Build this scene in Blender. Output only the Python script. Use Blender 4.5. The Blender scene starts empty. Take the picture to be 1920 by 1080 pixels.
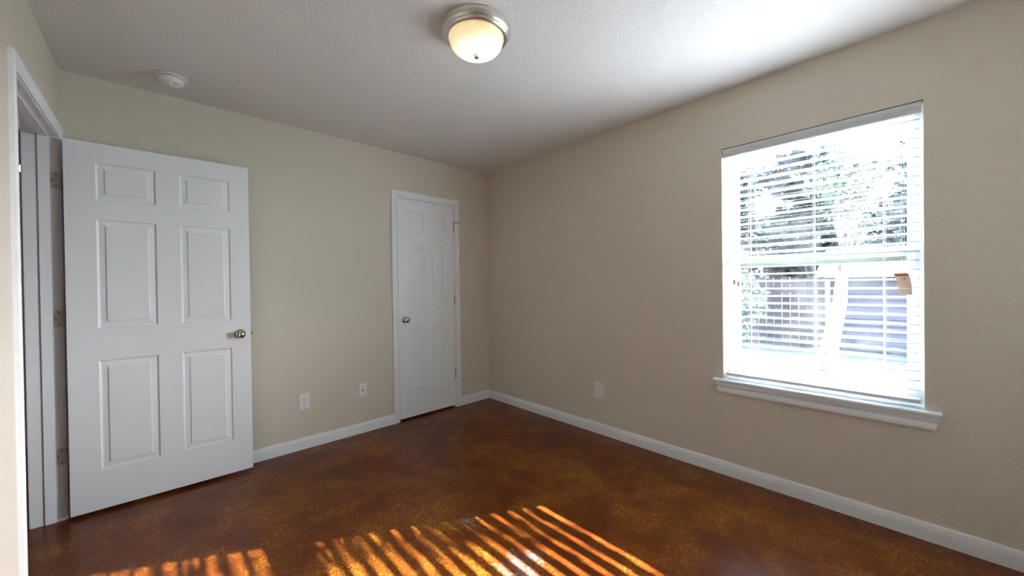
import bpy, bmesh, math, random
import numpy as np
from mathutils import Matrix, Vector

S = bpy.context.scene
COL = S.collection
PI = math.pi

# ---------------------------------------------------------------- camera
F_PX, CAM = 706.823, Vector((-2.645642, -3.213556, 1.235926))
YAW, PITCH, ROLL = 0.7524576, -0.0074269, -0.0131128
fw = Vector((math.cos(PITCH) * math.sin(YAW), math.cos(PITCH) * math.cos(YAW), math.sin(PITCH)))
rt0 = Vector((math.cos(YAW), -math.sin(YAW), 0.0))
up0 = rt0.cross(fw)
rt = math.cos(ROLL) * rt0 + math.sin(ROLL) * up0
up = -math.sin(ROLL) * rt0 + math.cos(ROLL) * up0
cam = bpy.data.cameras.new('camera')
cam.sensor_width = 36.0
cam.lens = 36.0 * F_PX / 1920.0
cam.clip_start = 0.02
cam_o = bpy.data.objects.new('camera', cam)
COL.objects.link(cam_o)
cam_o.matrix_world = Matrix(((rt.x, up.x, -fw.x, CAM.x), (rt.y, up.y, -fw.y, CAM.y), (rt.z, up.z, -fw.z, CAM.z), (0, 0, 0, 1)))
S.camera = cam_o

# ---------------------------------------------------------------- light and exposure
SUN_TRAVEL = Vector((-1.0, 0.558, -0.59)).normalized()
SUN_POWER, SKY_POWER, SUN_GLOW, EXPOSURE = 9.8, 2.0, 4.2, 4.58
W = bpy.data.worlds.new('world')
S.world = W
W.use_nodes = True
nt = W.node_tree
bg = nt.nodes['Background']
# bright hazy sky: whitish towards the horizon, bluer overhead
gco = nt.nodes.new('ShaderNodeTexCoord')
gsep = nt.nodes.new('ShaderNodeSeparateXYZ')
gramp = nt.nodes.new('ShaderNodeValToRGB')
nt.links.new(gco.outputs['Generated'], gsep.inputs[0])
nt.links.new(gsep.outputs['Z'], gramp.inputs[0])
gramp.color_ramp.elements[0].position = 0.0
gramp.color_ramp.elements[0].color = (0.90, 0.93, 1.0, 1)
gramp.color_ramp.elements[1].position = 0.8
gramp.color_ramp.elements[1].color = (0.40, 0.58, 0.90, 1)
# the broad bright glow of a hazy sky round the sun
gdot = nt.nodes.new('ShaderNodeVectorMath')
gdot.operation = 'DOT_PRODUCT'
gdot.inputs[1].default_value = -SUN_TRAVEL
nt.links.new(gco.outputs['Generated'], gdot.inputs[0])
gmax = nt.nodes.new('ShaderNodeMath')
gmax.operation = 'MAXIMUM'
gmax.inputs[1].default_value = 0.0
nt.links.new(gdot.outputs['Value'], gmax.inputs[0])
gpow = nt.nodes.new('ShaderNodeMath')
gpow.operation = 'POWER'
gpow.inputs[1].default_value = 9.0
nt.links.new(gmax.outputs[0], gpow.inputs[0])
glow = nt.nodes.new('ShaderNodeMix')
glow.data_type, glow.blend_type, glow.clamp_factor = 'RGBA', 'ADD', False
gk = nt.nodes.new('ShaderNodeMath')
gk.operation = 'MULTIPLY'
gk.inputs[1].default_value = SUN_GLOW
nt.links.new(gpow.outputs[0], gk.inputs[0])
nt.links.new(gk.outputs[0], glow.inputs[0])
# the half of the sky away from the sun is darker
gmap = nt.nodes.new('ShaderNodeMapRange')
for k_, v_ in zip(('From Min', 'From Max', 'To Min', 'To Max'), (-0.25, 0.45, 0.16, 1.0)):
    gmap.inputs[k_].default_value = v_
nt.links.new(gdot.outputs['Value'], gmap.inputs['Value'])
gmul = nt.nodes.new('ShaderNodeVectorMath')
gmul.operation = 'SCALE'
nt.links.new(gramp.outputs[0], gmul.inputs[0])
nt.links.new(gmap.outputs[0], gmul.inputs['Scale'])
nt.links.new(gmul.outputs[0], glow.inputs[6])
glow.inputs[7].default_value = (1.0, 0.97, 0.97, 1)
nt.links.new(glow.outputs[2], bg.inputs[0])
bg.inputs[1].default_value = SKY_POWER

sun = bpy.data.lights.new('sun', 'SUN')
sun.energy = SUN_POWER
sun.angle = math.radians(0.53)
sun.color = (0.88, 0.96, 1.06)
sun_o = bpy.data.objects.new('sun', sun)
COL.objects.link(sun_o)
sun_o.location = -SUN_TRAVEL * 20
sun_o.rotation_euler = SUN_TRAVEL.to_track_quat('-Z', 'Y').to_euler()

vs = S.view_settings
vs.view_transform = 'Standard'
vs.look = 'None'
vs.exposure = EXPOSURE
vs.gamma = 1.0
vs.use_curve_mapping = False
S.cycles.max_bounces = 16
S.cycles.diffuse_bounces = 8
S.cycles.transparent_max_bounces = 16
S.cycles.sample_clamp_indirect = 8.0
S.cycles.blur_glossy = 1.0
S.cycles.use_guiding = True
S.cycles.guiding_training_samples = 64
# sampling portal in the window opening, so daylight is found with less noise
port = bpy.data.lights.new('window_portal', 'AREA')
port.shape, port.size, port.size_y = 'RECTANGLE', 0.874, 1.47
port.cycles.is_portal = True
port_o = bpy.data.objects.new('window_portal', port)
COL.objects.link(port_o)
port_o.location = (0.145, -2.807, 1.353)
port_o.rotation_euler = Vector((-1, 0, 0)).to_track_quat('-Z', 'Y').to_euler()


# ---------------------------------------------------------------- materials
class NT:
    def __init__(self, name):
        self.m = bpy.data.materials.new(name)
        self.m.use_nodes = True
        self.t = self.m.node_tree
        self.b = self.t.nodes['Principled BSDF']
        self.out = self.t.nodes['Material Output']

    def n(self, kind, **kw):
        o = self.t.nodes.new(kind)
        for k, v in kw.items():
            if k.startswith('i_'):
                key = k[2:]
                o.inputs[int(key) if key.isdigit() else key.replace('_', ' ')].default_value = v
            else:
                setattr(o, k, v)
        return o

    def l(self, a, b):
        self.t.links.new(a, b)

    def coord(self):
        return self.n('ShaderNodeTexCoord').outputs['Object']

    def noise(self, scale, detail=2.0, rough=0.5, vec=None, dist=0.0):
        o = self.n('ShaderNodeTexNoise')
        o.inputs['Scale'].default_value = scale
        o.inputs['Detail'].default_value = detail
        o.inputs['Roughness'].default_value = rough
        o.inputs['Distortion'].default_value = dist
        self.l(vec if vec is not None else self.coord(), o.inputs['Vector'])
        return o.outputs['Fac']

    def ramp(self, fac, stops, interp='LINEAR'):
        r = self.n('ShaderNodeValToRGB')
        cr = r.color_ramp
        cr.interpolation = interp
        while len(cr.elements) < len(stops):
            cr.elements.new(0.5)
        for e, (p, c) in zip(cr.elements, stops):
            e.position = p
            e.color = (c, c, c, 1) if isinstance(c, (int, float)) else (*c, 1)
        self.l(fac, r.inputs[0])
        return r.outputs[0]

    def mix(self, fac, a, b, mode='MIX'):
        o = self.n('ShaderNodeMix', data_type='RGBA', blend_type=mode)
        for sock, v in ((o.inputs[0], fac), (o.inputs[6], a), (o.inputs[7], b)):
            if hasattr(v, 'is_linked'):
                self.l(v, sock)
            elif isinstance(v, (int, float)):
                sock.default_value = v
            else:
                sock.default_value = (*v, 1)
        return o.outputs[2]

    def math(self, op, a, b=None):
        o = self.n('ShaderNodeMath', operation=op)
        for sock, v in ((o.inputs[0], a), (o.inputs[1], b)):
            if v is None:
                continue
            if hasattr(v, 'is_linked'):
                self.l(v, sock)
            else:
                sock.default_value = v
        return o.outputs[0]

    def bump(self, h, strength, dist):
        o = self.n('ShaderNodeBump')
        o.inputs['Strength'].default_value = strength
        o.inputs['Distance'].default_value = dist
        self.l(h, o.inputs['Height'])
        self.l(o.outputs[0], self.b.inputs['Normal'])


def plain(name, col, rough=0.5, metal=0.0, vary=0.04, scale=6.0, spec=0.5):
    t = NT(name)
    f = t.noise(scale, 3)
    c = t.mix(f, tuple(min(1, x * (1 - vary)) for x in col), tuple(min(1, x * (1 + vary)) for x in col))
    t.l(c, t.b.inputs['Base Color'])
    t.b.inputs['Roughness'].default_value = rough
    t.b.inputs['Metallic'].default_value = metal
    t.b.inputs['Specular IOR Level'].default_value = spec
    return t.m


def textured_paint(name, col, scale, strength, dist):
    t = NT(name)
    c = t.mix(t.noise(1.3, 2), tuple(x * 0.97 for x in col), tuple(x * 1.03 for x in col))
    t.l(c, t.b.inputs['Base Color'])
    t.b.inputs['Roughness'].default_value = 0.75
    t.b.inputs['Specular IOR Level'].default_value = 0.25
    h = t.ramp(t.noise(scale, 2.0, 0.55), [(0.38, 0.0), (0.62, 1.0)])
    t.bump(h, strength, dist)
    return t.m


M = {}
M['wall'] = textured_paint('beige_wall_paint', (0.69, 0.637, 0.55), 115, 0.30, 0.002)
M['ceiling'] = textured_paint('ceiling_texture_paint', (0.72, 0.705, 0.685), 85, 0.35, 0.0025)
M['trim'] = plain('white_trim_paint', (0.84, 0.868, 0.90), 0.38, vary=0.015)
M['door'] = plain('white_door_paint', (0.84, 0.868, 0.90), 0.42, vary=0.012)
M['vinyl'] = plain('white_window_vinyl', (0.84, 0.85, 0.86), 0.35, vary=0.01)
M['slat'] = plain('white_blind_slat', (0.64, 0.64, 0.65), 0.4, vary=0.01)
M['cord'] = plain('white_cord', (0.80, 0.80, 0.80), 0.8, vary=0.05)
M['nickel'] = plain('satin_nickel', (0.74, 0.71, 0.67), 0.32, 1.0, 0.05, 30)
M['knob'] = plain('polished_nickel', (0.62, 0.58, 0.53), 0.10, 1.0, 0.03, 30)
M['hinge'] = plain('dull_hinge_steel', (0.42, 0.39, 0.36), 0.4, 1.0, 0.15, 60)
M['hinge_plate'] = plain('satin_hinge_plate', (0.66, 0.655, 0.63), 0.45, 0.35, 0.12, 40)
M['dark'] = plain('dark_slot', (0.02, 0.02, 0.022), 0.6)
M['grey'] = plain('dark_grey_plastic', (0.12, 0.12, 0.13), 0.5)  # plain dark grey for screws, cord beads, indicator and vent ring
M['plate'] = plain('white_plate_plastic', (0.84, 0.85, 0.87), 0.3, vary=0.01)
M['detector'] = plain('white_detector_plastic', (0.80, 0.81, 0.83), 0.4, vary=0.02)
M['seal'] = plain('grey_green_glazing_seal', (0.20, 0.24, 0.18), 0.5, vary=0.1)
M['tassel'] = plain('brown_wood_tassel', (0.46, 0.30, 0.17), 0.5, vary=0.2, scale=90)
M['orange'] = plain('orange_print', (0.72, 0.17, 0.02), 0.7, vary=0.15, scale=120)
M['ink'] = plain('dark_ink', (0.05, 0.04, 0.05), 0.7)
M['faint'] = plain('faint_print', (0.38, 0.29, 0.22), 0.8)


def make_floor():
    t = NT('acid_stained_concrete')
    co = t.coord()
    big = t.noise(1.6, 5, 0.62, co, 0.6)
    mid = t.noise(6.5, 4, 0.6, co, 0.3)
    blot = t.math('ADD', t.math('MULTIPLY', big, 0.65), t.math('MULTIPLY', mid, 0.35))
    dark = t.ramp(blot, [(0.36, (0.090, 0.0150, 0.0025)), (0.50, (0.120, 0.0225, 0.0032)), (0.62, (0.140, 0.031, 0.0042))])
    amber = t.ramp(mid, [(0.35, (0.27, 0.088, 0.0085)), (0.65, (0.36, 0.135, 0.014))])
    warp = t.n('ShaderNodeVectorMath', operation='ADD')
    nv = t.n('ShaderNodeTexNoise')
    nv.inputs['Scale'].default_value = 40
    t.l(co, nv.inputs['Vector'])
    sc = t.n('ShaderNodeVectorMath', operation='SCALE')
    sc.inputs['Scale'].default_value = 0.010
    t.l(nv.outputs['Color'], sc.inputs[0])
    t.l(co, warp.inputs[0])
    t.l(sc.outputs[0], warp.inputs[1])
    # amber shows as grains between fine dark worm-like pits
    vor = t.n('ShaderNodeTexVoronoi', feature='F1')
    vor.inputs['Scale'].default_value = 75
    t.l(warp.outputs[0], vor.inputs['Vector'])
    pits = t.ramp(vor.outputs['Distance'], [(0.20, 1.0), (0.50, 0.0)])
    fine = t.ramp(t.noise(85, 2.5, 0.6, co, 0.8), [(0.44, 0.0), (0.56, 1.0)])
    spk = t.math('MAXIMUM', t.math('MULTIPLY', pits, 0.85), fine)
    area = t.ramp(blot, [(0.42, 0.10), (0.52, 0.50), (0.62, 1.0)])
    amt = t.math('MULTIPLY', area, t.math('SUBTRACT', 1.0, spk))
    col = t.mix(amt, dark, amber)

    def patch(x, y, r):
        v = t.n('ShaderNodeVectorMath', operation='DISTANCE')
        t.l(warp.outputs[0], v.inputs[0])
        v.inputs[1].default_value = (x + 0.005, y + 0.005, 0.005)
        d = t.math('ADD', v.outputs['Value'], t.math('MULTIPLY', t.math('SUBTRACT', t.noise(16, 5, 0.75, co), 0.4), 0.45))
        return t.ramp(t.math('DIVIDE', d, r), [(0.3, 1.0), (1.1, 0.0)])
    # two pale patches imitating sun glints, painted into the floor colour
    glints = t.math('MAXIMUM', patch(-1.47, -1.60, 0.10), patch(-1.50, -2.02, 0.15))
    col = t.mix(t.math('MULTIPLY', glints, t.math('SUBTRACT', 0.42, t.math('MULTIPLY', spk, 0.25))), col, (0.40, 0.34, 0.34))
    t.l(col, t.b.inputs['Base Color'])
    t.b.inputs['Roughness'].default_value = 0.28
    t.b.inputs['IOR'].default_value = 1.5
    t.b.inputs['Specular IOR Level'].default_value = 0.24
    t.bump(spk, 0.04, 0.0005)
    return t.m


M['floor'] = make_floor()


def make_brick():
    t = NT('dark_brown_brick')
    mp = t.n('ShaderNodeMapping')
    mp.inputs['Rotation'].default_value = (PI / 2, 0, PI / 2)
    t.l(t.coord(), mp.inputs['Vector'])
    br = t.n('ShaderNodeTexBrick')
    br.inputs['Color1'].default_value = (0.060, 0.030, 0.022, 1)
    br.inputs['Color2'].default_value = (0.085, 0.042, 0.030, 1)
    br.inputs['Mortar'].default_value = (0.13, 0.12, 0.11, 1)
    br.inputs['Scale'].default_value = 4.5
    br.inputs['Mortar Size'].default_value = 0.018
    t.l(mp.outputs[0], br.inputs['Vector'])
    t.l(br.outputs['Color'], t.b.inputs['Base Color'])
    t.b.inputs['Roughness'].default_value = 0.9
    return t.m


M['brick'] = make_brick()


def make_glass():
    t = NT('window_glass')
    tr = t.n('ShaderNodeBsdfTransparent')
    tr.inputs[0].default_value = (0.95, 0.965, 0.97, 1)
    gl = t.n('ShaderNodeBsdfGlossy')
    gl.inputs['Roughness'].default_value = 0.01
    gl.inputs['Color'].default_value = (0.72, 0.97, 0.95, 1)
    fr = t.n('ShaderNodeFresnel')
    fr.inputs['IOR'].default_value = 1.5
    f2 = t.math('MULTIPLY', fr.outputs[0], 0.6)
    mx = t.n('ShaderNodeMixShader')
    t.l(f2, mx.inputs[0])
    t.l(tr.outputs[0], mx.inputs[1])
    t.l(gl.outputs[0], mx.inputs[2])
    dust = t.n('ShaderNodeBsdfTranslucent')
    dust.inputs[0].default_value = (0.82, 0.88, 0.9, 1)
    df = t.ramp(t.noise(7, 5, 0.65), [(0.35, 0.0), (0.8, 0.006)])
    m2 = t.n('ShaderNodeMixShader')
    t.l(df, m2.inputs[0])
    t.l(mx.outputs[0], m2.inputs[1])
    t.l(dust.outputs[0], m2.inputs[2])
    t.l(m2.outputs[0], t.out.inputs['Surface'])
    return t.m


M['glass'] = make_glass()


def make_lamp_glass():
    t = NT('lit_alabaster_glass')
    co = t.coord()
    sep = t.n('ShaderNodeSeparateXYZ')
    t.l(co, sep.inputs[0])
    r2 = t.math('ADD', t.math('MULTIPLY', sep.outputs[0], sep.outputs[0]), t.math('MULTIPLY', sep.outputs[1], sep.outputs[1]))
    rr = t.math('DIVIDE', t.math('SQRT', r2), 0.135)
    swirl = t.noise(14, 4, 0.6, co, 1.5)
    k = t.math('ADD', rr, t.math('MULTIPLY', t.math('SUBTRACT', swirl, 0.5), 0.35))
    col = t.ramp(k, [(0.25, (1.0, 0.96, 0.80)), (0.75, (1.0, 0.88, 0.60)), (1.0, (0.95, 0.76, 0.40))])
    stg = t.ramp(k, [(0.2, 1.0), (0.8, 0.34), (1.0, 0.22)])
    t.l(col, t.b.inputs['Base Color'])
    t.b.inputs['Roughness'].default_value = 0.25
    t.l(col, t.b.inputs['Emission Color'])
    t.l(t.math('MULTIPLY', stg, LAMP_GLOW), t.b.inputs['Emission Strength'])
    return t.m


LAMP_GLOW = 0.095
M['lamp_glass'] = make_lamp_glass()


def emitter(name, col, s):
    t = NT(name)
    t.b.inputs['Base Color'].default_value = (*col, 1)
    t.b.inputs['Emission Color'].default_value = (*col, 1)
    t.b.inputs['Emission Strength'].default_value = s
    return t.m


M['bulb'] = emitter('lit_bulb_glass', (1.0, 0.90, 0.72), 1.6)


def make_leaf(name, a, b, trans=0.35):
    t = NT(name)
    c = t.mix(t.noise(2.2, 4), a, b)
    t.l(c, t.b.inputs['Base Color'])
    t.b.inputs['Roughness'].default_value = 0.55
    tl = t.n('ShaderNodeBsdfTranslucent')
    t.l(c, tl.inputs[0])
    mx = t.n('ShaderNodeMixShader')
    mx.inputs[0].default_value = trans
    t.l(t.b.outputs[0], mx.inputs[1])
    t.l(tl.outputs[0], mx.inputs[2])
    t.l(mx.outputs[0], t.out.inputs['Surface'])
    return t.m


M['tag'] = make_leaf('tan_paper_tag', (0.70, 0.60, 0.50), (0.76, 0.66, 0.56), 0.35)
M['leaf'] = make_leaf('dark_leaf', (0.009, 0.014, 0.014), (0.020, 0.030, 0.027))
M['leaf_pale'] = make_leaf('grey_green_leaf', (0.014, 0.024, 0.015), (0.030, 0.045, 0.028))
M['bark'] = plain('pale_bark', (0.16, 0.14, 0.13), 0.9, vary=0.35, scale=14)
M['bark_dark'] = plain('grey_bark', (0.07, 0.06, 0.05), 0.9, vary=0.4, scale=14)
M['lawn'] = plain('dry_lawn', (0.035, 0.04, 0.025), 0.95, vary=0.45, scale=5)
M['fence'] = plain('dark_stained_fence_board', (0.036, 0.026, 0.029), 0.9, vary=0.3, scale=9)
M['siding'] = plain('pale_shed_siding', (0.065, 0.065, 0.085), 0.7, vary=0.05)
M['roofing'] = plain('grey_shed_roofing', (0.24, 0.25, 0.28), 0.9, vary=0.15, scale=20)
M['chain'] = plain('bead_chain_steel', (0.75, 0.68, 0.58), 0.25, 1.0)


# ---------------------------------------------------------------- mesh helpers
def link(name, bm, mat, parent=None, smooth=False):
    me = bpy.data.meshes.new(name)
    bmesh.ops.recalc_face_normals(bm, faces=bm.faces[:])
    bm.to_mesh(me)
    bm.free()
    for m in (mat if isinstance(mat, (list, tuple)) else [mat]):
        me.materials.append(M[m])
    if smooth:
        for p in me.polygons:
            p.use_smooth = True
        if smooth != 'all':
            try:
                me.set_sharp_from_angle(angle=math.radians(38))
            except Exception:
                pass
    o = bpy.data.objects.new(name, me)
    COL.objects.link(o)
    if parent is not None:
        o.parent = parent
    return o


def empty(name, loc=(0, 0, 0)):
    o = bpy.data.objects.new(name, None)
    o.empty_display_size = 0.1
    COL.objects.link(o)
    o.location = loc
    return o


def tag(o, label, cat, group=None, kind=None):
    o['label'] = label
    o['category'] = cat
    if group:
        o['group'] = group
    if kind:
        o['kind'] = kind
    return o


def struct(o, label, cat):
    return tag(o, label, cat, kind='structure')


def box(bm, x0, x1, y0, y1, z0, z1, mi=0):
    v = [bm.verts.new(p) for p in ((x0, y0, z0), (x1, y0, z0), (x1, y1, z0), (x0, y1, z0), (x0, y0, z1), (x1, y0, z1), (x1, y1, z1), (x0, y1, z1))]
    for q in ((0, 3, 2, 1), (4, 5, 6, 7), (0, 1, 5, 4), (1, 2, 6, 5), (2, 3, 7, 6), (3, 0, 4, 7)):
        f = bm.faces.new([v[i] for i in q])
        f.material_index = mi
    return v


def bevelled_box(x0, x1, y0, y1, z0, z1, r, seg=2):
    bm = bmesh.new()
    box(bm, x0, x1, y0, y1, z0, z1)
    bmesh.ops.bevel(bm, geom=bm.edges[:], offset=r, segments=seg, affect='EDGES', profile=0.5)
    return bm


def lathe(bm, prof, mat=Matrix.Identity(4), n=40, mi=0):
    """prof: (radius, height) pairs, turned about local z"""
    rings = []
    for r, h in prof:
        if r < 1e-6:
            rings.append([bm.verts.new(mat @ Vector((0, 0, h)))])
        else:
            rings.append([bm.verts.new(mat @ Vector((r * math.cos(2 * PI * k / n), r * math.sin(2 * PI * k / n), h))) for k in range(n)])
    for a, b in zip(rings, rings[1:]):
        for k in range(n):
            k2 = (k + 1) % n
            if len(a) == 1 and len(b) == 1:
                continue
            if len(a) == 1:
                f = bm.faces.new((a[0], b[k2], b[k]))
            elif len(b) == 1:
                f = bm.faces.new((a[k], a[k2], b[0]))
            else:
                f = bm.faces.new((a[k], a[k2], b[k2], b[k]))
            f.material_index = mi
    for rg, flip in ((rings[0], True), (rings[-1], False)):
        if len(rg) > 2:
            f = bm.faces.new(rg[::-1] if flip else rg)
            f.material_index = mi
    return bm


def tube(bm, pts, r, n=7):
    pts = [Vector(p) for p in pts]
    rings = []
    for i, p in enumerate(pts):
        d = (pts[min(i + 1, len(pts) - 1)] - pts[max(i - 1, 0)]).normalized()
        a = d.orthogonal().normalized()
        if abs(d.z) < 0.9:
            a = d.cross(Vector((0, 0, 1))).normalized()
        b = d.cross(a)
        rad = r[i] if isinstance(r, (list, tuple)) else r
        rings.append([bm.verts.new(p + rad * (math.cos(2 * PI * k / n) * a + math.sin(2 * PI * k / n) * b)) for k in range(n)])
    for a, b in zip(rings, rings[1:]):
        for k in range(n):
            bm.faces.new((a[k], a[(k + 1) % n], b[(k + 1) % n], b[k]))
    bm.faces.new(rings[0][::-1])
    bm.faces.new(rings[-1])
    return bm


def around(a0, a1, top, prof, to_world, closed=False, bottom=0.0):
    """sweep a profile of (distance out from the opening, height off the wall) round a door opening with mitred corners"""
    bm = bmesh.new()
    cols = []
    for d, h in prof:
        cols.append([bm.verts.new(to_world(a, z, h)) for a, z in ((a0 - d, bottom), (a0 - d, top + d), (a1 + d, top + d), (a1 + d, bottom))])
    pairs = list(zip(cols, cols[1:]))
    if closed:
        pairs.append((cols[-1], cols[0]))
    for a, b in pairs:
        for k in range(3):
            bm.faces.new((a[k], a[k + 1], b[k + 1], b[k]))
    if closed:
        bm.faces.new([c[0] for c in cols])
        bm.faces.new([c[3] for c in cols][::-1])
    return bm


def sweep(prof, p0, p1, out, up=Vector((0, 0, 1)), trim0=0.0, trim1=0.0):
    """straight moulding: profile (distance out, height) extruded p0 -> p1, ends mitred by trim * distance"""
    bm = bmesh.new()
    p0, p1, out = Vector(p0), Vector(p1), Vector(out)
    d = (p1 - p0).normalized()
    a = [bm.verts.new(p0 + out * o + up * h + d * (trim0 * o)) for o, h in prof]
    b = [bm.verts.new(p1 + out * o + up * h - d * (trim1 * o)) for o, h in prof]
    n = len(prof)
    for i in range(n):
        j = (i + 1) % n
        bm.faces.new((a[i], a[j], b[j], b[i]))
    bm.faces.new(a[::-1])
    bm.faces.new(b)
    return bm


# ---------------------------------------------------------------- room shell
H, XL = 2.4577, -3.0332
YN, YF = -3.75, 1.63           # near wall face, far end of closet and hall
TW = 0.12
WX = 0.14                      # thickness of the window wall
CX0, CX1, CTOP = -1.054, -0.444, 2.050      # closet door opening
DY0, DY1, DTOP = -0.915, -0.070, 2.063      # doorway opening
WY0, WY1, WZ0, WZ1 = -2.3699, -3.2444, 0.618, 2.0885   # window opening
JT = 0.018

bm = bmesh.new()
box(bm, -4.30, WX, YN - TW, YF + TW, -0.15, 0.0)
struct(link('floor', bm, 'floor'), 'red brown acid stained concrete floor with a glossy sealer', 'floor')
bm = bmesh.new()
box(bm, -4.30, WX, YN - TW, YF + TW, H, H + 0.12)
struct(link('ceiling', bm, 'ceiling'), 'flat textured off white ceiling above the room', 'ceiling')

bm = bmesh.new()
box(bm, XL, CX0 - JT, 0, TW, 0, H)
box(bm, CX1 + JT, 0, 0, TW, 0, H)
box(bm, CX0 - JT, CX1 + JT, 0, TW, CTOP + JT, H)
struct(link('wall_back', bm, 'wall'), 'beige textured wall holding the closed narrow door', 'wall')

bm = bmesh.new()
box(bm, 0, WX, YN - TW, WY1, 0, H)
box(bm, 0, WX, WY0, YF + TW, 0, H)
box(bm, 0, WX, WY1, WY0, 0, WZ0 - 0.02)
box(bm, 0, WX, WY1, WY0, WZ1, H)
for f in bm.faces:                       # unseen outer side gets added dark brick to curb bounced sunlight
    if all(v.co.x > WX - 1e-4 for v in f.verts):
        f.material_index = 1
struct(link('wall_right', bm, ['wall', 'brick']), 'beige textured wall holding the window with blinds', 'wall')

bm = bmesh.new()
box(bm, XL - TW, XL, YN - TW, DY0 - JT, 0, H)
box(bm, XL - TW, XL, DY1 + JT, YF + TW, 0, H)
box(bm, XL - TW, XL, DY0 - JT, DY1 + JT, DTOP + JT, H)
struct(link('wall_left', bm, 'wall'), 'bright beige wall holding the open doorway', 'wall')

bm = bmesh.new()
box(bm, XL, 0, YN - TW, YN, 0, H)
struct(link('wall_near', bm, 'wall'), 'beige wall closing the room opposite the narrow door', 'wall')
bm = bmesh.new()
box(bm, -4.30, -4.18, YN - TW, YF + TW, 0, H)
struct(link('wall_hall', bm, 'wall'), 'beige hall wall beyond the open doorway', 'wall')
bm = bmesh.new()
box(bm, -4.18, XL - TW, YF, YF + TW, 0, H)
box(bm, XL, 0, YF, YF + TW, 0, H)
struct(link('wall_far', bm, 'wall'), 'wall closing off the hall and the closet', 'wall')
bm = bmesh.new()
box(bm, -4.18, XL - TW, YN - TW, YN, 0, H)
struct(link('wall_hall_end', bm, 'wall'), 'wall at the near end of the hall', 'wall')

# baseboards
BB = [(0, 0), (0.0125, 0), (0.0125, 0.056), (0.0105, 0.0575), (0.0105, 0.0595), (0.012, 0.061), (0.0085, 0.078), (0.005, 0.0856), (0, 0.0856)]
CW = 0.062
bm = sweep(BB, (XL, 0, 0), (CX0 - CW, 0, 0), (0, -1, 0))
b2 = sweep(BB, (CX1 + CW, 0, 0), (0, 0, 0), (0, -1, 0), trim1=1.0)
me = bpy.data.meshes.new('t')
b2.to_mesh(me)
b2.free()
bm.from_mesh(me)
struct(link('baseboard_back', bm, 'trim'), 'white baseboard along the wall of the narrow door', 'baseboard')
bm = sweep(BB, (0, 0, 0), (0, YN, 0), (-1, 0, 0), trim0=1.0)
struct(link('baseboard_right', bm, 'trim'), 'white baseboard running below the window', 'baseboard')
bm = sweep(BB, (XL, YN, 0), (XL, DY0 - CW - 0.001, 0), (1, 0, 0))
struct(link('baseboard_left', bm, 'trim'), 'white baseboard beside the open doorway', 'baseboard')

# door casings and jambs
CAS = [(0.005, 0.0), (0.005, 0.009), (0.012, 0.012), (0.018, 0.0115), (0.022, 0.0095), (0.026, 0.0125), (0.044, 0.0165), (0.056, 0.017), (CW, 0.013), (CW, 0.0)]
wb = lambda a, z, h: (a, -h, z)                 # back wall, h into the room
o = link('trim_1', around(CX0, CX1, CTOP, CAS, wb, bottom=0.0), 'trim')
struct(o, 'white moulded casing around the narrow closed door', 'door casing')
link('jamb', around(CX0, CX1, CTOP, [(0, 0.0005), (0, -TW), (JT - 0.001, -TW), (JT - 0.001, 0.0005)], wb, True), 'trim', o)
link('door_stop', around(CX0, CX1, CTOP, [(-0.010, -0.040), (-0.010, -0.075), (0, -0.075), (0, -0.040)], wb, True), 'trim', o)
wl = lambda a, z, h: (XL + h, a, z)             # left wall
# the hinge-side casing is squeezed by the corner, so the right leg is cut to the wall
o = link('trim_2', around(DY0, DY1, DTOP, CAS, wl, bottom=0.0), 'trim')
struct(o, 'white moulded casing around the open doorway', 'door casing')
link('jamb', around(DY0, DY1, DTOP, [(0, 0.0005), (0, -TW - 0.001), (JT - 0.001, -TW - 0.001), (JT - 0.001, 0.0005)], wl, True), 'trim', o)
link('door_stop', around(DY0, DY1, DTOP, [(-0.007, -0.030), (-0.007, -0.068), (0, -0.068), (0, -0.030)], wl, True), 'trim', o)
link('hall_casing', around(DY0, DY1, DTOP, [(d, -TW - h * 0.5) for d, h in CAS], wl, bottom=0.0), 'trim', o)


# ---------------------------------------------------------------- six-panel doors
def leaf(w, h, t, xs, zs):
    """slab in local x (width), z (height); front face at y = 0, back at y = t; raised panels on both faces"""
    bm = bmesh.new()
    X = [0, xs[0], xs[1], xs[2], xs[3], w]
    Z = [0] + [z for p in zs for z in p] + [h]
    pan_x, pan_z = (1, 3), (1, 3, 5)

    def face(y, s):
        def v(x, z, d):
            return bm.verts.new((x, y + s * d, z))
        for i in range(5):
            for k in range(7):
                x0, x1, z0, z1 = X[i], X[i + 1], Z[k], Z[k + 1]
                if i in pan_x and k in pan_z:
                    steps = ((0, 0), (0.003, 0.0040), (0.007, 0.0075), (0.011, 0.0082), (0.034, 0.0050), (0.0358, 0.0014), (0.039, 0.0006))
                    prev = None
                    for e, d in steps:
                        ring = [v(x0 + e, z0 + e, d), v(x1 - e, z0 + e, d), v(x1 - e, z1 - e, d), v(x0 + e, z1 - e, d)]
                        if prev:
                            for q in range(4):
                                bm.faces.new((prev[q], prev[(q + 1) % 4], ring[(q + 1) % 4], ring[q]))
                        prev = ring
                    bm.faces.new(prev)
                else:
                    bm.faces.new((v(x0, z0, 0), v(x1, z0, 0), v(x1, z1, 0), v(x0, z1, 0)))
    face(0, 1)
    face(t, -1)
    for (x0, z0, x1, z1) in ((0, 0, w, 0), (w, 0, w, h), (w, h, 0, h), (0, h, 0, 0)):
        bm.faces.new([bm.verts.new(p) for p in ((x0, 0, z0), (x1, 0, z1), (x1, t, z1), (x0, t, z0))])
    bmesh.ops.remove_doubles(bm, verts=bm.verts[:], dist=1e-5)
    return bm


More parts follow.
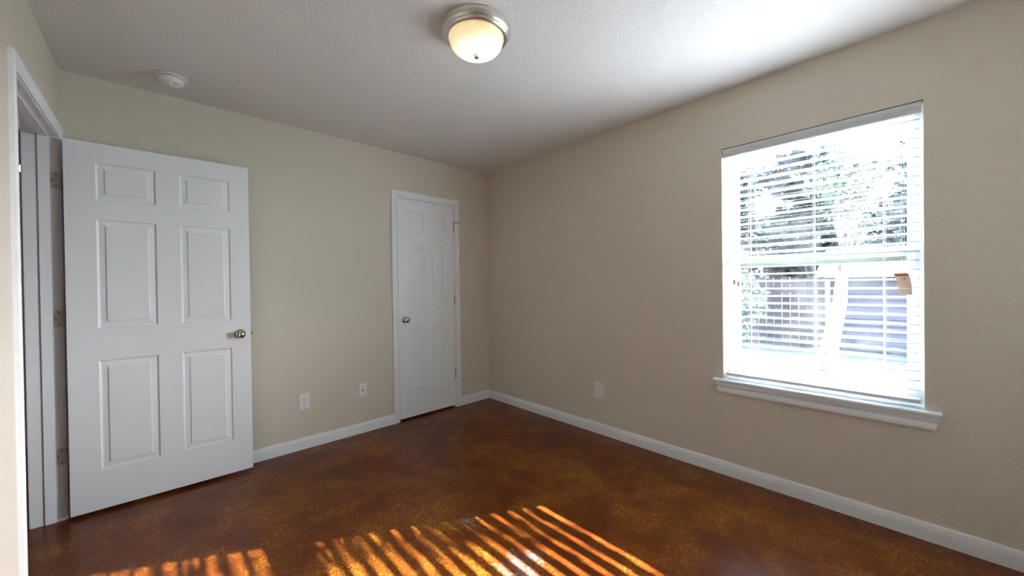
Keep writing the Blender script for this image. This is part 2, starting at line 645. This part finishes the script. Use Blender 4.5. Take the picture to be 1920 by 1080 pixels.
def knob_profile():
    p = [(0.0, 0.0), (0.0325, 0.0), (0.0325, 0.003), (0.030, 0.0065), (0.022, 0.010), (0.0135, 0.012), (0.0115, 0.016), (0.0115, 0.026), (0.014, 0.030)]
    for k in range(1, 12):
        a = -PI / 2 + 0.55 + (PI - 0.55) * k / 11
        p.append((0.0265 * math.cos(a) if k < 11 else 0.0, 0.0465 + 0.0195 * math.sin(a)))
    return p


def knob(parent, x, y, z, s):
    """knob on a face looking along s * y"""
    R = Matrix.Translation((x, y, z)) @ Matrix.Rotation(PI / 2 if s < 0 else -PI / 2, 4, 'X')
    kp = knob_profile()
    k = link('knob', lathe(bmesh.new(), [(0.0, 0.011)] + kp[5:], R, 36), 'knob', parent, True)
    link('rose', lathe(bmesh.new(), kp[:6] + [(0.0, 0.012)], R, 36), 'knob', k, True)
    return k


def hinge(parent, pin, z, h, leaf_pts, name='hinge'):
    """knuckle barrel at pin (x, y) and two flat leaves given as (x0, x1, y0, y1)"""
    bm = bmesh.new()
    gap = h / 5
    for k in range(5):
        lathe(bm, [(0.0055, z - h / 2 + k * gap + 0.0006), (0.0055, z - h / 2 + (k + 1) * gap - 0.0006)], Matrix.Translation((pin[0], pin[1], 0)), 14)
    lathe(bm, [(0.0032, z - h / 2 - 0.004), (0.0048, z - h / 2), (0.0048, z + h / 2), (0.0040, z + h / 2 + 0.004)], Matrix.Translation((pin[0], pin[1], 0)), 14)
    o = link(name, bm, 'hinge', parent, True)
    return o


# closed closet door
d1 = empty('door_1', (CX0, 0, 0))
struct(d1, 'narrow closed white six panel door in the beige wall', 'door')
LW, LH = 0.604, 2.026
lf = leaf(LW, LH, 0.035, (0.115, 0.262, 0.365, 0.502), ((0.222, 0.822), (1.012, 1.605), (1.720, 1.914)))
o = link('door_leaf', lf, 'door', d1)
o.location = (0.003, 0.002, 0.020)
knob(d1, 0.062, 0.002, 0.929, -1)
for z in (1.830, 1.095, 0.340):
    hinge(d1, (CX1 - CX0 - 0.001, -0.0045), z, 0.089, None)
st = bmesh.new()
tube(st, [(0.609, -0.006, 1.878), (0.606, -0.020, 1.882), (0.615, -0.045, 1.882), (0.628, -0.058, 1.876)], 0.0045)
tube(st, [(0.609, -0.006, 1.873), (0.609, -0.006, 1.883)], 0.0085, 12)
lathe(st, [(0.0, 0.0), (0.008, 0.0), (0.0075, 0.012), (0.0, 0.014)], Matrix.Translation((0.626, -0.057, 1.878)) @ Matrix.Rotation(2.2, 4, 'Y'), 14)
link('hinge_stop', st, 'hinge', d1, True)
bm = bmesh.new()
box(bm, -0.001, 0.0022, -0.0006, 0.0, 0.895, 0.960)
link('strike_edge', bm, 'hinge', d1)

# open door
HX, HY, AN, DW, DZ0, DZ1 = -3.0098, -0.1163, -0.01716, 0.815, 0.0204, 2.0525
d2 = empty('door_2', (HX, HY, 0))
d2.rotation_euler = (0, 0, AN)
struct(d2, 'wide white six panel door standing open against the beige wall', 'door')
lf = leaf(DW, DZ1 - DZ0, 0.035, (0.115, 0.358, 0.464, 0.711), ((0.218, 0.826), (1.008, 1.610), (1.720, 1.926)))
o = link('door_leaf', lf, 'door', d2)
o.location = (0, 0, DZ0)
knob(d2, 0.755, 0.0, 0.934, -1)
knob(d2, 0.755, 0.035, 0.934, 1)
bm = bmesh.new()
box(bm, DW - 0.0005, DW + 0.0012, 0.005, 0.030, 0.905, 0.963)
lt = link('latch_plate', bm, 'knob', d2)
bm = bmesh.new()
box(bm, DW + 0.0008, DW + 0.0115, 0.009, 0.025, 0.924, 0.944)
link('latch_bolt', bm, 'knob', lt)


def rounded_plate(w, h, r, t):
    """plate in x (0..w), z (-h/2..h/2), rounded corners at x = 0 side, thickness t in +y"""
    pts = [(w, -h / 2), (w, h / 2)]
    for c, a0 in (((r, h / 2 - r), PI / 2), ((r, -h / 2 + r), PI)):
        for k in range(6):
            a = a0 + (PI / 2) * k / 5
            pts.append((c[0] + r * math.cos(a), c[1] + r * math.sin(a)))
    bm = bmesh.new()
    f = bm.faces.new([bm.verts.new((x, 0, z)) for x, z in pts])
    e = bmesh.ops.extrude_face_region(bm, geom=[f])
    bmesh.ops.translate(bm, vec=(0, t, 0), verts=[v for v in e['geom'] if isinstance(v, bmesh.types.BMVert)])
    return bm


for z in (1.830, 1.088, 0.345):
    hg = empty('hinge')
    hg.parent = d2
    hg.matrix_parent_inverse = d2.matrix_basis.inverted()
    pl = link('hinge_leaf', rounded_plate(0.042, 0.092, 0.015, 0.0022), 'hinge_plate', hg)
    pl.location = (-3.060, DY1 - 0.0022, z)
    bb = bmesh.new()
    for k in range(5):
        lathe(bb, [(0.0055, z - 0.046 + k * 0.0184 + 0.0006), (0.0055, z - 0.046 + (k + 1) * 0.0184 - 0.0006)], Matrix.Translation((-3.0165, DY1 - 0.013, 0)), 14)
    link('hinge_barrel', bb, 'hinge', hg, True)
    for sx, sz in ((-3.052, 0.0), (-3.040, 0.032), (-3.040, -0.032)):
        sb = bmesh.new()
        lathe(sb, [(0.0, 0.0), (0.0038, 0.0), (0.003, 0.0012), (0.0, 0.0014)], Matrix.Translation((sx, DY1 - 0.0022, z + sz)) @ Matrix.Rotation(PI / 2, 4, 'X'), 12)
        link('screw', sb, 'grey', hg)

# ---------------------------------------------------------------- window
w1 = empty('window_1', (0, WY0, WZ0))
struct(w1, 'white vinyl single hung window behind the blinds', 'window')
winv = Matrix.Translation((0, -WY0, -WZ0))


def wpart(name, bm, mat, parent=w1, smooth=False):
    bm.transform(winv)
    return link(name, bm, mat, parent, smooth)


def rect_frame(bm, x0, x1, y0, y1, z0, z1, wl_, wr_, wb_, wt_):
    """y0 is the left side seen from the room (larger y)"""
    box(bm, x0, x1, y0 - wl_, y0, z0, z1)
    box(bm, x0, x1, y1, y1 + wr_, z0, z1)
    box(bm, x0, x1, y1 + wr_, y0 - wl_, z0, z0 + wb_)
    box(bm, x0, x1, y1 + wr_, y0 - wl_, z1 - wt_, z1)
    return bm


wpart('window_frame', rect_frame(bmesh.new(), 0.078, 0.138, WY0, WY1, WZ0, WZ1, 0.036, 0.036, 0.034, 0.036), 'vinyl')
us = wpart('upper_sash', rect_frame(bmesh.new(), 0.108, 0.130, WY0 - 0.036, WY1 + 0.036, 1.345, WZ1 - 0.036, 0.030, 0.020, 0.045, 0.030), 'vinyl')
bm = bmesh.new()
box(bm, 0.117, 0.121, WY1 + 0.056, WY0 - 0.066, 1.39, WZ1 - 0.066)
wpart('pane', bm, 'glass', us)
ls = wpart('lower_sash', rect_frame(bmesh.new(), 0.082, 0.106, WY0 - 0.036, WY1 + 0.036, WZ0 + 0.034, 1.398, 0.040, 0.022, 0.036, 0.042), 'vinyl')
bm = bmesh.new()
box(bm, 0.092, 0.096, WY1 + 0.058, WY0 - 0.076, WZ0 + 0.070, 1.356)
wpart('pane', bm, 'glass', ls)
bm = bmesh.new()
box(bm, 0.084, 0.0915, WY1 + 0.058, WY0 - 0.076, 1.337, 1.3565)
wpart('glazing_seal', bm, 'seal', ls)
# stool with a rounded nose and horns, apron with returned ends
nose = [(0.0, 0.0), (-0.030, 0.0), (-0.036, 0.003), (-0.038, 0.009), (-0.036, 0.015), (-0.030, 0.018), (0.0, 0.018)]
SY0, SY1 = WY0 + 0.052, WY1 - 0.055
bm = bmesh.new()
a = [bm.verts.new((x, SY0, WZ0 - 0.018 + z)) for x, z in nose]
b = [bm.verts.new((x, SY1, WZ0 - 0.018 + z)) for x, z in nose]
for i in range(len(nose)):
    j = (i + 1) % len(nose)
    bm.faces.new((a[i], a[j], b[j], b[i]))
bm.faces.new(a)
bm.faces.new(b)
box(bm, -0.002, 0.080, WY1 + 0.0005, WY0 - 0.0005, WZ0 - 0.018, WZ0)
sill = wpart('window_sill', bm, 'trim', w1, True)
AP = [(0.0, -0.070), (0.015, -0.070), (0.0185, -0.066), (0.0195, -0.058), (0.0185, -0.048), (0.0145, -0.040), (0.0135, -0.034), (0.0165, -0.028), (0.020, -0.025), (0.0205, -0.021), (0.017, -0.0185), (0.011, -0.018), (0.009, 0.0), (0.0, 0.0)]
bm = bmesh.new()
zt = WZ0 - 0.018
a, b = [], []
for o_, h_ in AP:
    # returned ends: the lower, shallower part of the moulding stops shorter
    k = 0.008 + max(0.0, -0.02 - h_) * 0.32
    a.append(bm.verts.new((-o_, SY0 - k, zt + h_)))
    b.append(bm.verts.new((-o_, SY1 + k, zt + h_)))
for i in range(len(AP)):
    j = (i + 1) % len(AP)
    bm.faces.new((a[i], a[j], b[j], b[i]))
bm.faces.new(a)
bm.faces.new(b)
wpart('apron', bm, 'trim', sill)

# ---------------------------------------------------------------- blind
BY0, BY1 = WY0 - 0.010, WY1 + 0.008
bl = empty('window_blind', (0.03, (BY0 + BY1) / 2, WZ1))
tag(bl, 'white venetian blind with open slats hanging in the window', 'blind')
binv = Matrix.Translation((-0.03, -(BY0 + BY1) / 2, -WZ1))


def bpart(name, bm, mat, parent=bl, smooth=False):
    bm.transform(binv)
    return link(name, bm, mat, parent, smooth)


bm = bmesh.new()
box(bm, 0.008, 0.060, BY1 + 0.004, BY0 - 0.004, 2.036, 2.082)
bpart('headrail', bm, 'slat')
VAL = [(0.004, 2.030), (-0.002, 2.031), (-0.004, 2.035), (-0.002, 2.039), (-0.005, 2.041), (-0.0055, 2.046), (-0.003, 2.048), (-0.0045, 2.050), (-0.0055, 2.076), (-0.003, 2.0815), (0.004, 2.0815)]
bm = bmesh.new()
a = [bm.verts.new((x, BY0 + 0.004, z)) for x, z in VAL]
b = [bm.verts.new((x, BY1 - 0.002, z)) for x, z in VAL]
for i in range(len(VAL)):
    j = (i + 1) % len(VAL)
    bm.faces.new((a[i], a[j], b[j], b[i]))
bm.faces.new(a)
bm.faces.new(b)
bpart('valance', bm, 'slat', bl, True)

SLAT_W, TILT, PITCHZ, ZTOP = 0.048, math.radians(6.5), 0.0448, 2.006
SXC = 0.036


def slat_mesh():
    bm = bmesh.new()
    n = 6
    top, bot = [], []
    for k in range(n + 1):
        u = (k / n - 0.5) * SLAT_W
        c = 0.0022 * (1 - (2 * u / SLAT_W) ** 2)
        top.append((u, c + 0.0016))
        bot.append((u, c - 0.0016))
    ring = top + bot[::-1]
    ca, sa = math.cos(-TILT), math.sin(-TILT)
    half = (BY0 - BY1) / 2 - 0.004
    A = [bm.verts.new((u * ca - c * sa, half, u * sa + c * ca)) for u, c in ring]
    B = [bm.verts.new((u * ca - c * sa, -half, u * sa + c * ca)) for u, c in ring]
    m = len(ring)
    for i in range(m):
        j = (i + 1) % m
        bm.faces.new((A[i], A[j], B[j], B[i]))
    bm.faces.new(A)
    bm.faces.new(B)
    return bm


slat0 = link('slat', slat_mesh(), 'slat', bl)
for i in range(30):
    s = slat0 if i == 0 else slat0.copy()
    if i:
        COL.objects.link(s)
        s.parent = bl
    s.location = (SXC - 0.03, 0, ZTOP - i * PITCHZ - 0.004 - WZ1)
ZB = ZTOP - 30 * PITCHZ
bpart('bottom_rail', bevelled_box(SXC - 0.025, SXC + 0.025, BY1 + 0.004, BY0 - 0.004, ZB - 0.022, ZB - 0.004, 0.003), 'slat')
for y in (-2.515, -2.829, -3.106):
    bm = bmesh.new()
    hw = SLAT_W / 2 * math.cos(TILT) + 0.0022
    for sx in (-1, 1):
        tube(bm, [(SXC + sx * hw, y, 2.034), (SXC + sx * hw, y, ZB - 0.008)], 0.0009, 5)
    for i in range(30):
        z = ZTOP - i * PITCHZ - 0.006
        dz = hw * math.tan(TILT)
        tube(bm, [(SXC - hw, y, z + dz), (SXC + hw, y, z - dz)], 0.0005, 4)
    bpart('ladder_cord', bm, 'cord')
    bm = bmesh.new()
    tube(bm, [(SXC - hw - 0.001, y - 0.010, 2.034), (SXC - hw - 0.001, y - 0.010, ZB - 0.004)], 0.0008, 5)
    bpart('lift_cord', bm, 'cord')
# pull cords with wooden tassels at the left
TAS = [(0.0, 0.0), (0.0075, 0.0), (0.0082, 0.004), (0.0062, 0.012), (0.0058, 0.020), (0.0074, 0.025), (0.0070, 0.028), (0.0, 0.029)]
for y, zt in ((-2.4413, 1.2235), (-2.4651, 1.2115)):
    bm = bmesh.new()
    tube(bm, [(-0.004, y - (0.0 if y > -2.45 else 0.004) + 0.0, 2.031), (-0.012, y, 1.7), (-0.012, y, zt + 0.027)], 0.0011, 6)
    pc = bpart('pull_cord', bm, 'cord')
    bm = lathe(bmesh.new(), TAS, Matrix.Translation((-0.012, y, zt)), 18)
    bpart('tassel', bm, 'tassel', pc, True)
# tilt cords at the right
for y, yb in ((-3.1715, -3.171), (-3.1805, -3.1815)):
    bm = bmesh.new()
    tube(bm, [(-0.004, y, 2.031), (-0.011, y, 1.75), (-0.013, yb, 1.262)], 0.0011, 6)
    tc = bpart('tilt_cord', bm, 'cord')
    zk = 1.905 if y > -3.175 else 1.893
    bm = lathe(bmesh.new(), [(0.0, -0.005), (0.0028, -0.004), (0.0034, 0.0), (0.0028, 0.004), (0.0, 0.005)], Matrix.Translation((-0.0085, y, zk)), 12)
    bpart('bead', bm, 'grey', tc, True)

# hang tag on the tilt cords
tg = empty('hang_tag', (-0.016, -3.172, 1.27))
tag(tg, 'small tan paper tag with an orange band hanging from the blind cords', 'tag')
tinv = Matrix.Translation((0.016, 3.172, -1.27))
TL, TR, BR_, BL_ = (Vector(v) for v in ((-0.0165, -3.1423, 1.2698), (-0.0165, -3.1930, 1.2704), (-0.0165, -3.2052, 1.1640), (-0.0165, -3.1586, 1.1662)))


def tag_pt(u, v, lift=0.0):
    a_ = TL.lerp(TR, u)
    b_ = BL_.lerp(BR_, u)
    p = a_.lerp(b_, v)
    p.x += 0.007 * math.sin(PI * v) * 0.6 - 0.006 * v * v - lift
    p.y -= 0.004 * math.sin(PI * v)
    return p


def tag_strip(u0, u1, v0, v1, lift, thick, n=10):
    bm = bmesh.new()
    rows = []
    for k in range(n + 1):
        v = v0 + (v1 - v0) * k / n
        rows.append([bm.verts.new(tag_pt(u, v, l)) for u, l in ((u0, lift), (u1, lift), (u1, lift - thick), (u0, lift - thick))])
    for a_, b_ in zip(rows, rows[1:]):
        for q in range(4):
            bm.faces.new((a_[q], a_[(q + 1) % 4], b_[(q + 1) % 4], b_[q]))
    bm.faces.new(rows[0][::-1])
    bm.faces.new(rows[-1])
    bm.transform(tinv)
    return bm


link('card', tag_strip(0, 1, 0, 1, 0.0, 0.0004, 14), 'tag', tg)
link('printed_band', tag_strip(0.07, 0.95, 0.055, 0.145, 0.0003, 0.0003, 3), 'orange', tg)
bm = bmesh.new()
for stroke in (((0.31, 0.255), (0.37, 0.235), (0.45, 0.235), (0.47, 0.265), (0.43, 0.31), (0.38, 0.345), (0.45, 0.345), (0.50, 0.315)),
               ((0.66, 0.235), (0.58, 0.225), (0.55, 0.26), (0.60, 0.285), (0.67, 0.265), (0.68, 0.225), (0.64, 0.205), (0.58, 0.215)),
               ((0.67, 0.255), (0.64, 0.305), (0.60, 0.345))):
    tube(bm, [tag_pt(u, v, 0.0006) for u, v in stroke], 0.0008, 5)
bm.transform(tinv)
link('handwriting', bm, 'ink', tg)
bm = bmesh.new()
for v in (0.42, 0.46, 0.50, 0.54, 0.60, 0.66, 0.78, 0.84, 0.90):
    u1 = 0.88 if v not in (0.54, 0.78) else 0.6
    tube(bm, [tag_pt(0.10, v, 0.0003), tag_pt(u1 * 0.5, v, 0.0003), tag_pt(u1, v, 0.0003)], 0.00035, 4)
bm.transform(tinv)
link('fine_print', bm, 'faint', tg)
bm = lathe(bmesh.new(), [(0.0, 0.0), (0.003, 0.0), (0.003, 0.001), (0.0, 0.001)], Matrix.Translation(tag_pt(0.5, 0.025, 0.0002)) @ Matrix.Rotation(-PI / 2, 4, 'Y'), 14)
bm.transform(tinv)
link('eyelet', bm, 'plate', tg)

# ---------------------------------------------------------------- ceiling light
LX, LY = -1.524, -1.789
cl = empty('ceiling_light', (LX, LY, H))
tag(cl, 'round flush mount ceiling light with brushed nickel rim and glowing glass bowl', 'ceiling light')
RIM = [(0.150, 0.0), (0.164, 0.0), (0.167, -0.003), (0.1665, -0.008), (0.160, -0.026), (0.157, -0.031), (0.153, -0.033), (0.1515, -0.0345), (0.1525, -0.037), (0.150, -0.042),
       (0.144, -0.047), (0.137, -0.050), (0.131, -0.049), (0.128, -0.044), (0.127, -0.004), (0.150, 0.0)]
link('rim', lathe(bmesh.new(), RIM[:-1], n=72), 'nickel', cl, True)
GL = [(0.0, -0.010), (0.124, -0.040), (0.1295, -0.047), (0.1300, -0.053), (0.1265, -0.058)]
for k in range(1, 13):
    a_ = (PI / 2) * k / 12
    GL.append((0.1265 * math.cos(a_) ** 0.85 if k < 12 else 0.0, -0.058 - 0.066 * math.sin(a_)))
link('glass_bowl', lathe(bmesh.new(), GL, n=64), 'lamp_glass', cl, True)
fn = [(0.0, -0.120), (0.014, -0.1225), (0.0155, -0.1265), (0.0125, -0.129), (0.0125, -0.132), (0.0105, -0.137), (0.0, -0.140)]
link('finial', lathe(bmesh.new(), fn, n=20), 'nickel', cl, True)

# ---------------------------------------------------------------- smoke detector
sd = empty('smoke_detector', (-2.577, -0.302, H))
tag(sd, 'white round smoke detector on the ceiling near the open doorway', 'smoke detector')
link('mounting_base', lathe(bmesh.new(), [(0.0, 0.0), (0.066, 0.0), (0.072, -0.003), (0.073, -0.008), (0.070, -0.012), (0.058, -0.013), (0.0, -0.013)], n=56), 'detector', sd, True)
link('vent_gap', lathe(bmesh.new(), [(0.0, -0.0125), (0.0545, -0.0125), (0.0545, -0.0165), (0.0, -0.0165)], n=56), 'grey', sd, True)
link('cover', lathe(bmesh.new(), [(0.0, -0.016), (0.058, -0.016), (0.0585, -0.024), (0.056, -0.034), (0.050, -0.041), (0.040, -0.0445), (0.0, -0.046)], n=56), 'detector', sd, True)
# oval test button recess ring towards the room
R_ = Matrix.Translation((0.014, -0.0330, -0.0425)) @ Matrix.Rotation(0.25, 4, 'Z') @ Matrix.Rotation(-0.42, 4, 'X') @ Matrix.Scale(1.5, 4, Vector((1, 0, 0)))
b_ = link('test_button', lathe(bmesh.new(), [(0.0, 0.004), (0.0175, 0.004), (0.0180, -0.0025), (0.0165, -0.0045), (0.0150, -0.0030), (0.0138, 0.0), (0.0, 0.0005)], R_, 36), 'detector', sd, True)
link('indicator', lathe(bmesh.new(), [(0.0, 0.001), (0.0050, 0.001), (0.0050, -0.0012), (0.0, -0.0014)], R_ @ Matrix.Translation((0.002, 0.004, 0.0)) @ Matrix.Scale(1.5, 4, Vector((1, 0, 0))), 18), 'grey', b_)


# ---------------------------------------------------------------- wall plates
def plate_body(w, h):
    """wall plate facing local -y, centred, back at y = 0"""
    bm = bmesh.new()
    box(bm, -w / 2, w / 2, -0.006, 0, -h / 2, h / 2)
    fe = [e for e in bm.edges if all(v.co.y < -0.003 for v in e.verts)]
    bmesh.ops.bevel(bm, geom=fe, offset=0.0045, segments=3, affect='EDGES', profile=0.6)
    return bm


def outlet(label, loc, rz):
    t = empty('wall_outlet', loc)
    t.rotation_euler = (0, 0, rz)
    tag(t, label, 'outlet', 'duplex wall outlets')
    link('faceplate', plate_body(0.080, 0.124), 'plate', t, True)
    for sz in (1, -1):
        zc = sz * 0.0195
        pts = []
        for k in range(32):
            a = 2 * PI * k / 32
            x, z = 0.0172 * math.cos(a), 0.0172 * math.sin(a)
            pts.append((x, max(-0.0142, min(0.0142, z)) + zc))
        bm = bmesh.new()
        f = bm.faces.new([bm.verts.new((x, -0.0055, z)) for x, z in pts])
        e = bmesh.ops.extrude_face_region(bm, geom=[f])
        bmesh.ops.translate(bm, vec=(0, -0.0022, 0), verts=[v for v in e['geom'] if isinstance(v, bmesh.types.BMVert)])
        r = link('receptacle', bm, 'plate', t)
        bm = bmesh.new()
        box(bm, -0.0078, -0.0054, -0.0081, -0.0074, zc + 0.0005, zc + 0.0085)
        box(bm, 0.0054, 0.0078, -0.0081, -0.0074, zc + 0.0016, zc + 0.0078)
        lathe(bm, [(0.0, 0.0074), (0.0026, 0.0074), (0.0026, 0.0081), (0.0, 0.0081)], Matrix.Translation((0, 0, zc - 0.0072)) @ Matrix.Rotation(PI / 2, 4, 'X'), 14)
        link('slots', bm, 'dark', r)
    bm = lathe(bmesh.new(), [(0.0, 0.005), (0.0033, 0.006), (0.0028, 0.0072), (0.0, 0.0075)], Matrix.Rotation(PI / 2, 4, 'X'), 14)
    link('screw', bm, 'plate', t, True)


outlet('white wall outlet low between the open door and the small jack plate', (-1.842, 0, 0.362), 0)
outlet('white wall outlet low on the wall between the corner and the window', (0, -1.4245, 0.3545), -PI / 2)
jp = empty('jack_plate', (-1.394, 0, 0.361))
tag(jp, 'small white jack plate low on the wall left of the narrow door', 'wall plate')
link('faceplate', plate_body(0.068, 0.116), 'plate', jp, True)
bm = bmesh.new()
box(bm, -0.0075, 0.0075, -0.0070, -0.0050, -0.0095, 0.0055)
bmesh.ops.bevel(bm, geom=bm.edges[:], offset=0.0008, segments=1, affect='EDGES')
jk = link('jack', bm, 'plate', jp)
bm = bmesh.new()
box(bm, -0.0062, 0.0062, -0.0074, -0.0066, -0.0068, 0.0022)
box(bm, -0.0030, 0.0030, -0.0074, -0.0066, 0.0015, 0.0042)
link('socket', bm, 'dark', jk)
for z in (0.042, -0.042):
    bm = lathe(bmesh.new(), [(0.0, 0.005), (0.0033, 0.006), (0.0028, 0.0072), (0.0, 0.0075)], Matrix.Translation((0, 0, z)) @ Matrix.Rotation(PI / 2, 4, 'X'), 14)
    link('screw', bm, 'plate', jp, True)

# ---------------------------------------------------------------- hall bulb seen through the doorway gap
hb = empty('hanging_bulb', (-3.240, 0.485, H))
tag(hb, 'small glowing bulb on a bead chain in the hall beyond the doorway', 'light bulb')
bm = bmesh.new()
for k in range(58):
    z = -0.008 - k * 0.0079
    if z < -0.455:
        break
    lathe(bm, [(0.0, z - 0.0032), (0.0026, z - 0.0022), (0.0032, z), (0.0026, z + 0.0022), (0.0, z + 0.0032)], n=8)
tube(bm, [(0, 0, 0), (0, 0, -0.455)], 0.0009, 6)
link('bead_chain', bm, 'chain', hb, True)
link('bulb', lathe(bmesh.new(), [(0.0, -0.452), (0.008, -0.455), (0.013, -0.465), (0.0165, -0.478), (0.013, -0.491), (0.006, -0.497), (0.0, -0.498)], n=20), 'bulb', hb, True)

# ---------------------------------------------------------------- outside
GZ = -0.20
bm = bmesh.new()
box(bm, WX + 0.001, 40, -25, 30, GZ - 0.2, GZ)
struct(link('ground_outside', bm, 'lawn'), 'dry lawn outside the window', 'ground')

rng = random.Random(7)


def leaves(bm, centres, n, size, rnd):
    for _ in range(n):
        c, r = rnd.choice(centres)
        d = Vector((rnd.gauss(0, 1), rnd.gauss(0, 1), rnd.gauss(0, 1))).normalized()
        p = Vector(c) + d * (r * rnd.random() ** 0.45)
        a = Vector((rnd.gauss(0, 1), rnd.gauss(0, 1), rnd.gauss(0, 0.6))).normalized()
        b = a.cross(Vector((rnd.gauss(0, 1), rnd.gauss(0, 1), rnd.gauss(0, 1)))).normalized()
        nrm = a.cross(b)
        s = size * rnd.uniform(0.6, 1.4)
        v0, v1 = bm.verts.new(p), bm.verts.new(p + a * s)
        m0 = p + a * s * 0.45
        v2 = bm.verts.new(m0 + b * s * 0.32 + nrm * s * 0.10)
        v3 = bm.verts.new(m0 - b * s * 0.32 + nrm * s * 0.10)
        bm.faces.new((v0, v2, v1))
        bm.faces.new((v0, v1, v3))


def tree(name, label, cat, loc, h, spread, nl, size, bark, leafm, seed, low=0.35, group=None, blobs=16, lean=(0, 0), r0=0.13):
    rnd = random.Random(seed)
    t = empty(name, loc)
    tag(t, label, cat, group)
    bm = bmesh.new()
    topz = h * 0.62
    pts = [Vector((lean[0] * k / 6 + rnd.uniform(-.05, .05) * (k > 0), lean[1] * k / 6 + rnd.uniform(-.05, .05) * (k > 0), topz * k / 6)) for k in range(7)]
    tube(bm, pts, [r0 * (1.15 - 0.75 * k / 6) for k in range(7)], 10)
    cs = []
    for k in range(blobs):
        a = 2 * PI * k / blobs + rnd.uniform(-.4, .4)
        z = h * rnd.uniform(low, 0.92)
        rr = spread * math.sqrt(rnd.random()) * (1.0 if z < h * 0.75 else 0.6)
        c = Vector((lean[0] + rr * math.cos(a), lean[1] + rr * math.sin(a), z))
        cs.append((c, spread * rnd.uniform(0.36, 0.52)))
        s = pts[min(6, max(2, int(6 * z / h)))]
        if z > s.z:
            mid = s.lerp(c, 0.5) + Vector((0, 0, 0.12))
            tube(bm, [s, mid, c], [r0 * 0.32, r0 * 0.2, r0 * 0.07], 6)
    link('trunk', bm, bark, t, True)
    bm = bmesh.new()
    leaves(bm, cs, nl, size, rnd)
    f = link('foliage', bm, leafm, t)
    return t


TG = 'trees behind the fence outside the window'
LBL = 'leafy dark green tree rising behind the fence outside'
for i, (x, y, h, s, nl) in enumerate(((12.6, -4.6, 5.2, 1.15, 5200), (12.2, -1.0, 5.6, 1.05, 5600), (12.4, 1.6, 5.3, 1.15, 5200),
                                      (16.2, -3.2, 6.2, 1.5, 4600), (16.4, 0.9, 6.5, 1.5, 4600), (16.0, 4.4, 6.6, 1.5, 4600))):
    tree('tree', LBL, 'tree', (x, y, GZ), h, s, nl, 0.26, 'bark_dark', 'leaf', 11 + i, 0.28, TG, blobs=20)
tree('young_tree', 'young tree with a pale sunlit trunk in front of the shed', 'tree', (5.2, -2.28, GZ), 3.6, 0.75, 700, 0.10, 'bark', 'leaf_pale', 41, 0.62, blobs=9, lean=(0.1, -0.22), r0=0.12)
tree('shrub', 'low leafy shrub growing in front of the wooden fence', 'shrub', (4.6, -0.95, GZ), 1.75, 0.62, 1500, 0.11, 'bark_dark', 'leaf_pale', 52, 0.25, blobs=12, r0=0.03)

tree('dapple_tree', 'unseen tall sparse tree added on the sunny side of the yard to dapple the sunlight', 'tree', (8.4, -7.9, GZ), 8.4, 1.7, 800, 0.17, 'bark_dark', 'leaf', 77, 0.60, blobs=14, r0=0.12)  # out of view, added in the sun's path to break up the floor stripes

# wooden fence
fe = empty('wooden_fence', (7.0, 3.0, GZ))
tag(fe, 'dark wooden board fence across the yard outside', 'fence')
bm = bmesh.new()
y = -2.0
k = 0
while y < 9.0:
    hh = 1.52 + 0.02 * math.sin(k * 2.1)
    box(bm, -0.010, 0.010, y - 3.0, y + 0.135 - 3.0, 0.05, hh)
    y += 0.143
    k += 1
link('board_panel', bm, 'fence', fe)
for z in (0.35, 1.2):
    bm = bmesh.new()
    box(bm, 0.010, 0.048, -5.0, 6.1, z, z + 0.085)
    link('rail', bm, 'fence', fe)

# garden shed
sh = empty('garden_shed', (7.6, -4.4, GZ))
tag(sh, 'pale sided garden shed with a grey roof beyond the lawn', 'shed')
bm = bmesh.new()
for k in range(12):
    z0 = 0.05 + k * 0.125
    bm2 = [(-0.030, z0), (-0.008, z0 + 0.125)]
    v = [bm.verts.new(p) for p in ((bm2[0][0], -2.4, z0), (bm2[0][0], 2.4, z0), (bm2[1][0], 2.4, z0 + 0.125), (bm2[1][0], -2.4, z0 + 0.125))]
    bm.faces.new(v)
    v = [bm.verts.new(p) for p in ((-0.030, -2.4, z0), (-0.030, 2.4, z0), (0.0, 2.4, z0), (0.0, -2.4, z0))]
    bm.faces.new(v)
box(bm, -0.005, 2.4, -2.4, 2.4, 0, 1.56)
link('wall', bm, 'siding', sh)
bm = bmesh.new()
pr = [(-0.25, 1.50), (-0.25, 1.58), (1.2, 2.16), (2.65, 1.58), (2.65, 1.50), (1.2, 2.07)]
a = [bm.verts.new((x, -2.6, z)) for x, z in pr]
b = [bm.verts.new((x, 2.6, z)) for x, z in pr]
for i in range(6):
    j = (i + 1) % 6
    bm.faces.new((a[i], a[j], b[j], b[i]))
bm.faces.new((a[0], a[1], a[2], a[5]))
bm.faces.new((a[5], a[2], a[3], a[4]))
bm.faces.new((b[0], b[1], b[2], b[5]))
bm.faces.new((b[5], b[2], b[3], b[4]))
link('roof', bm, 'roofing', sh)
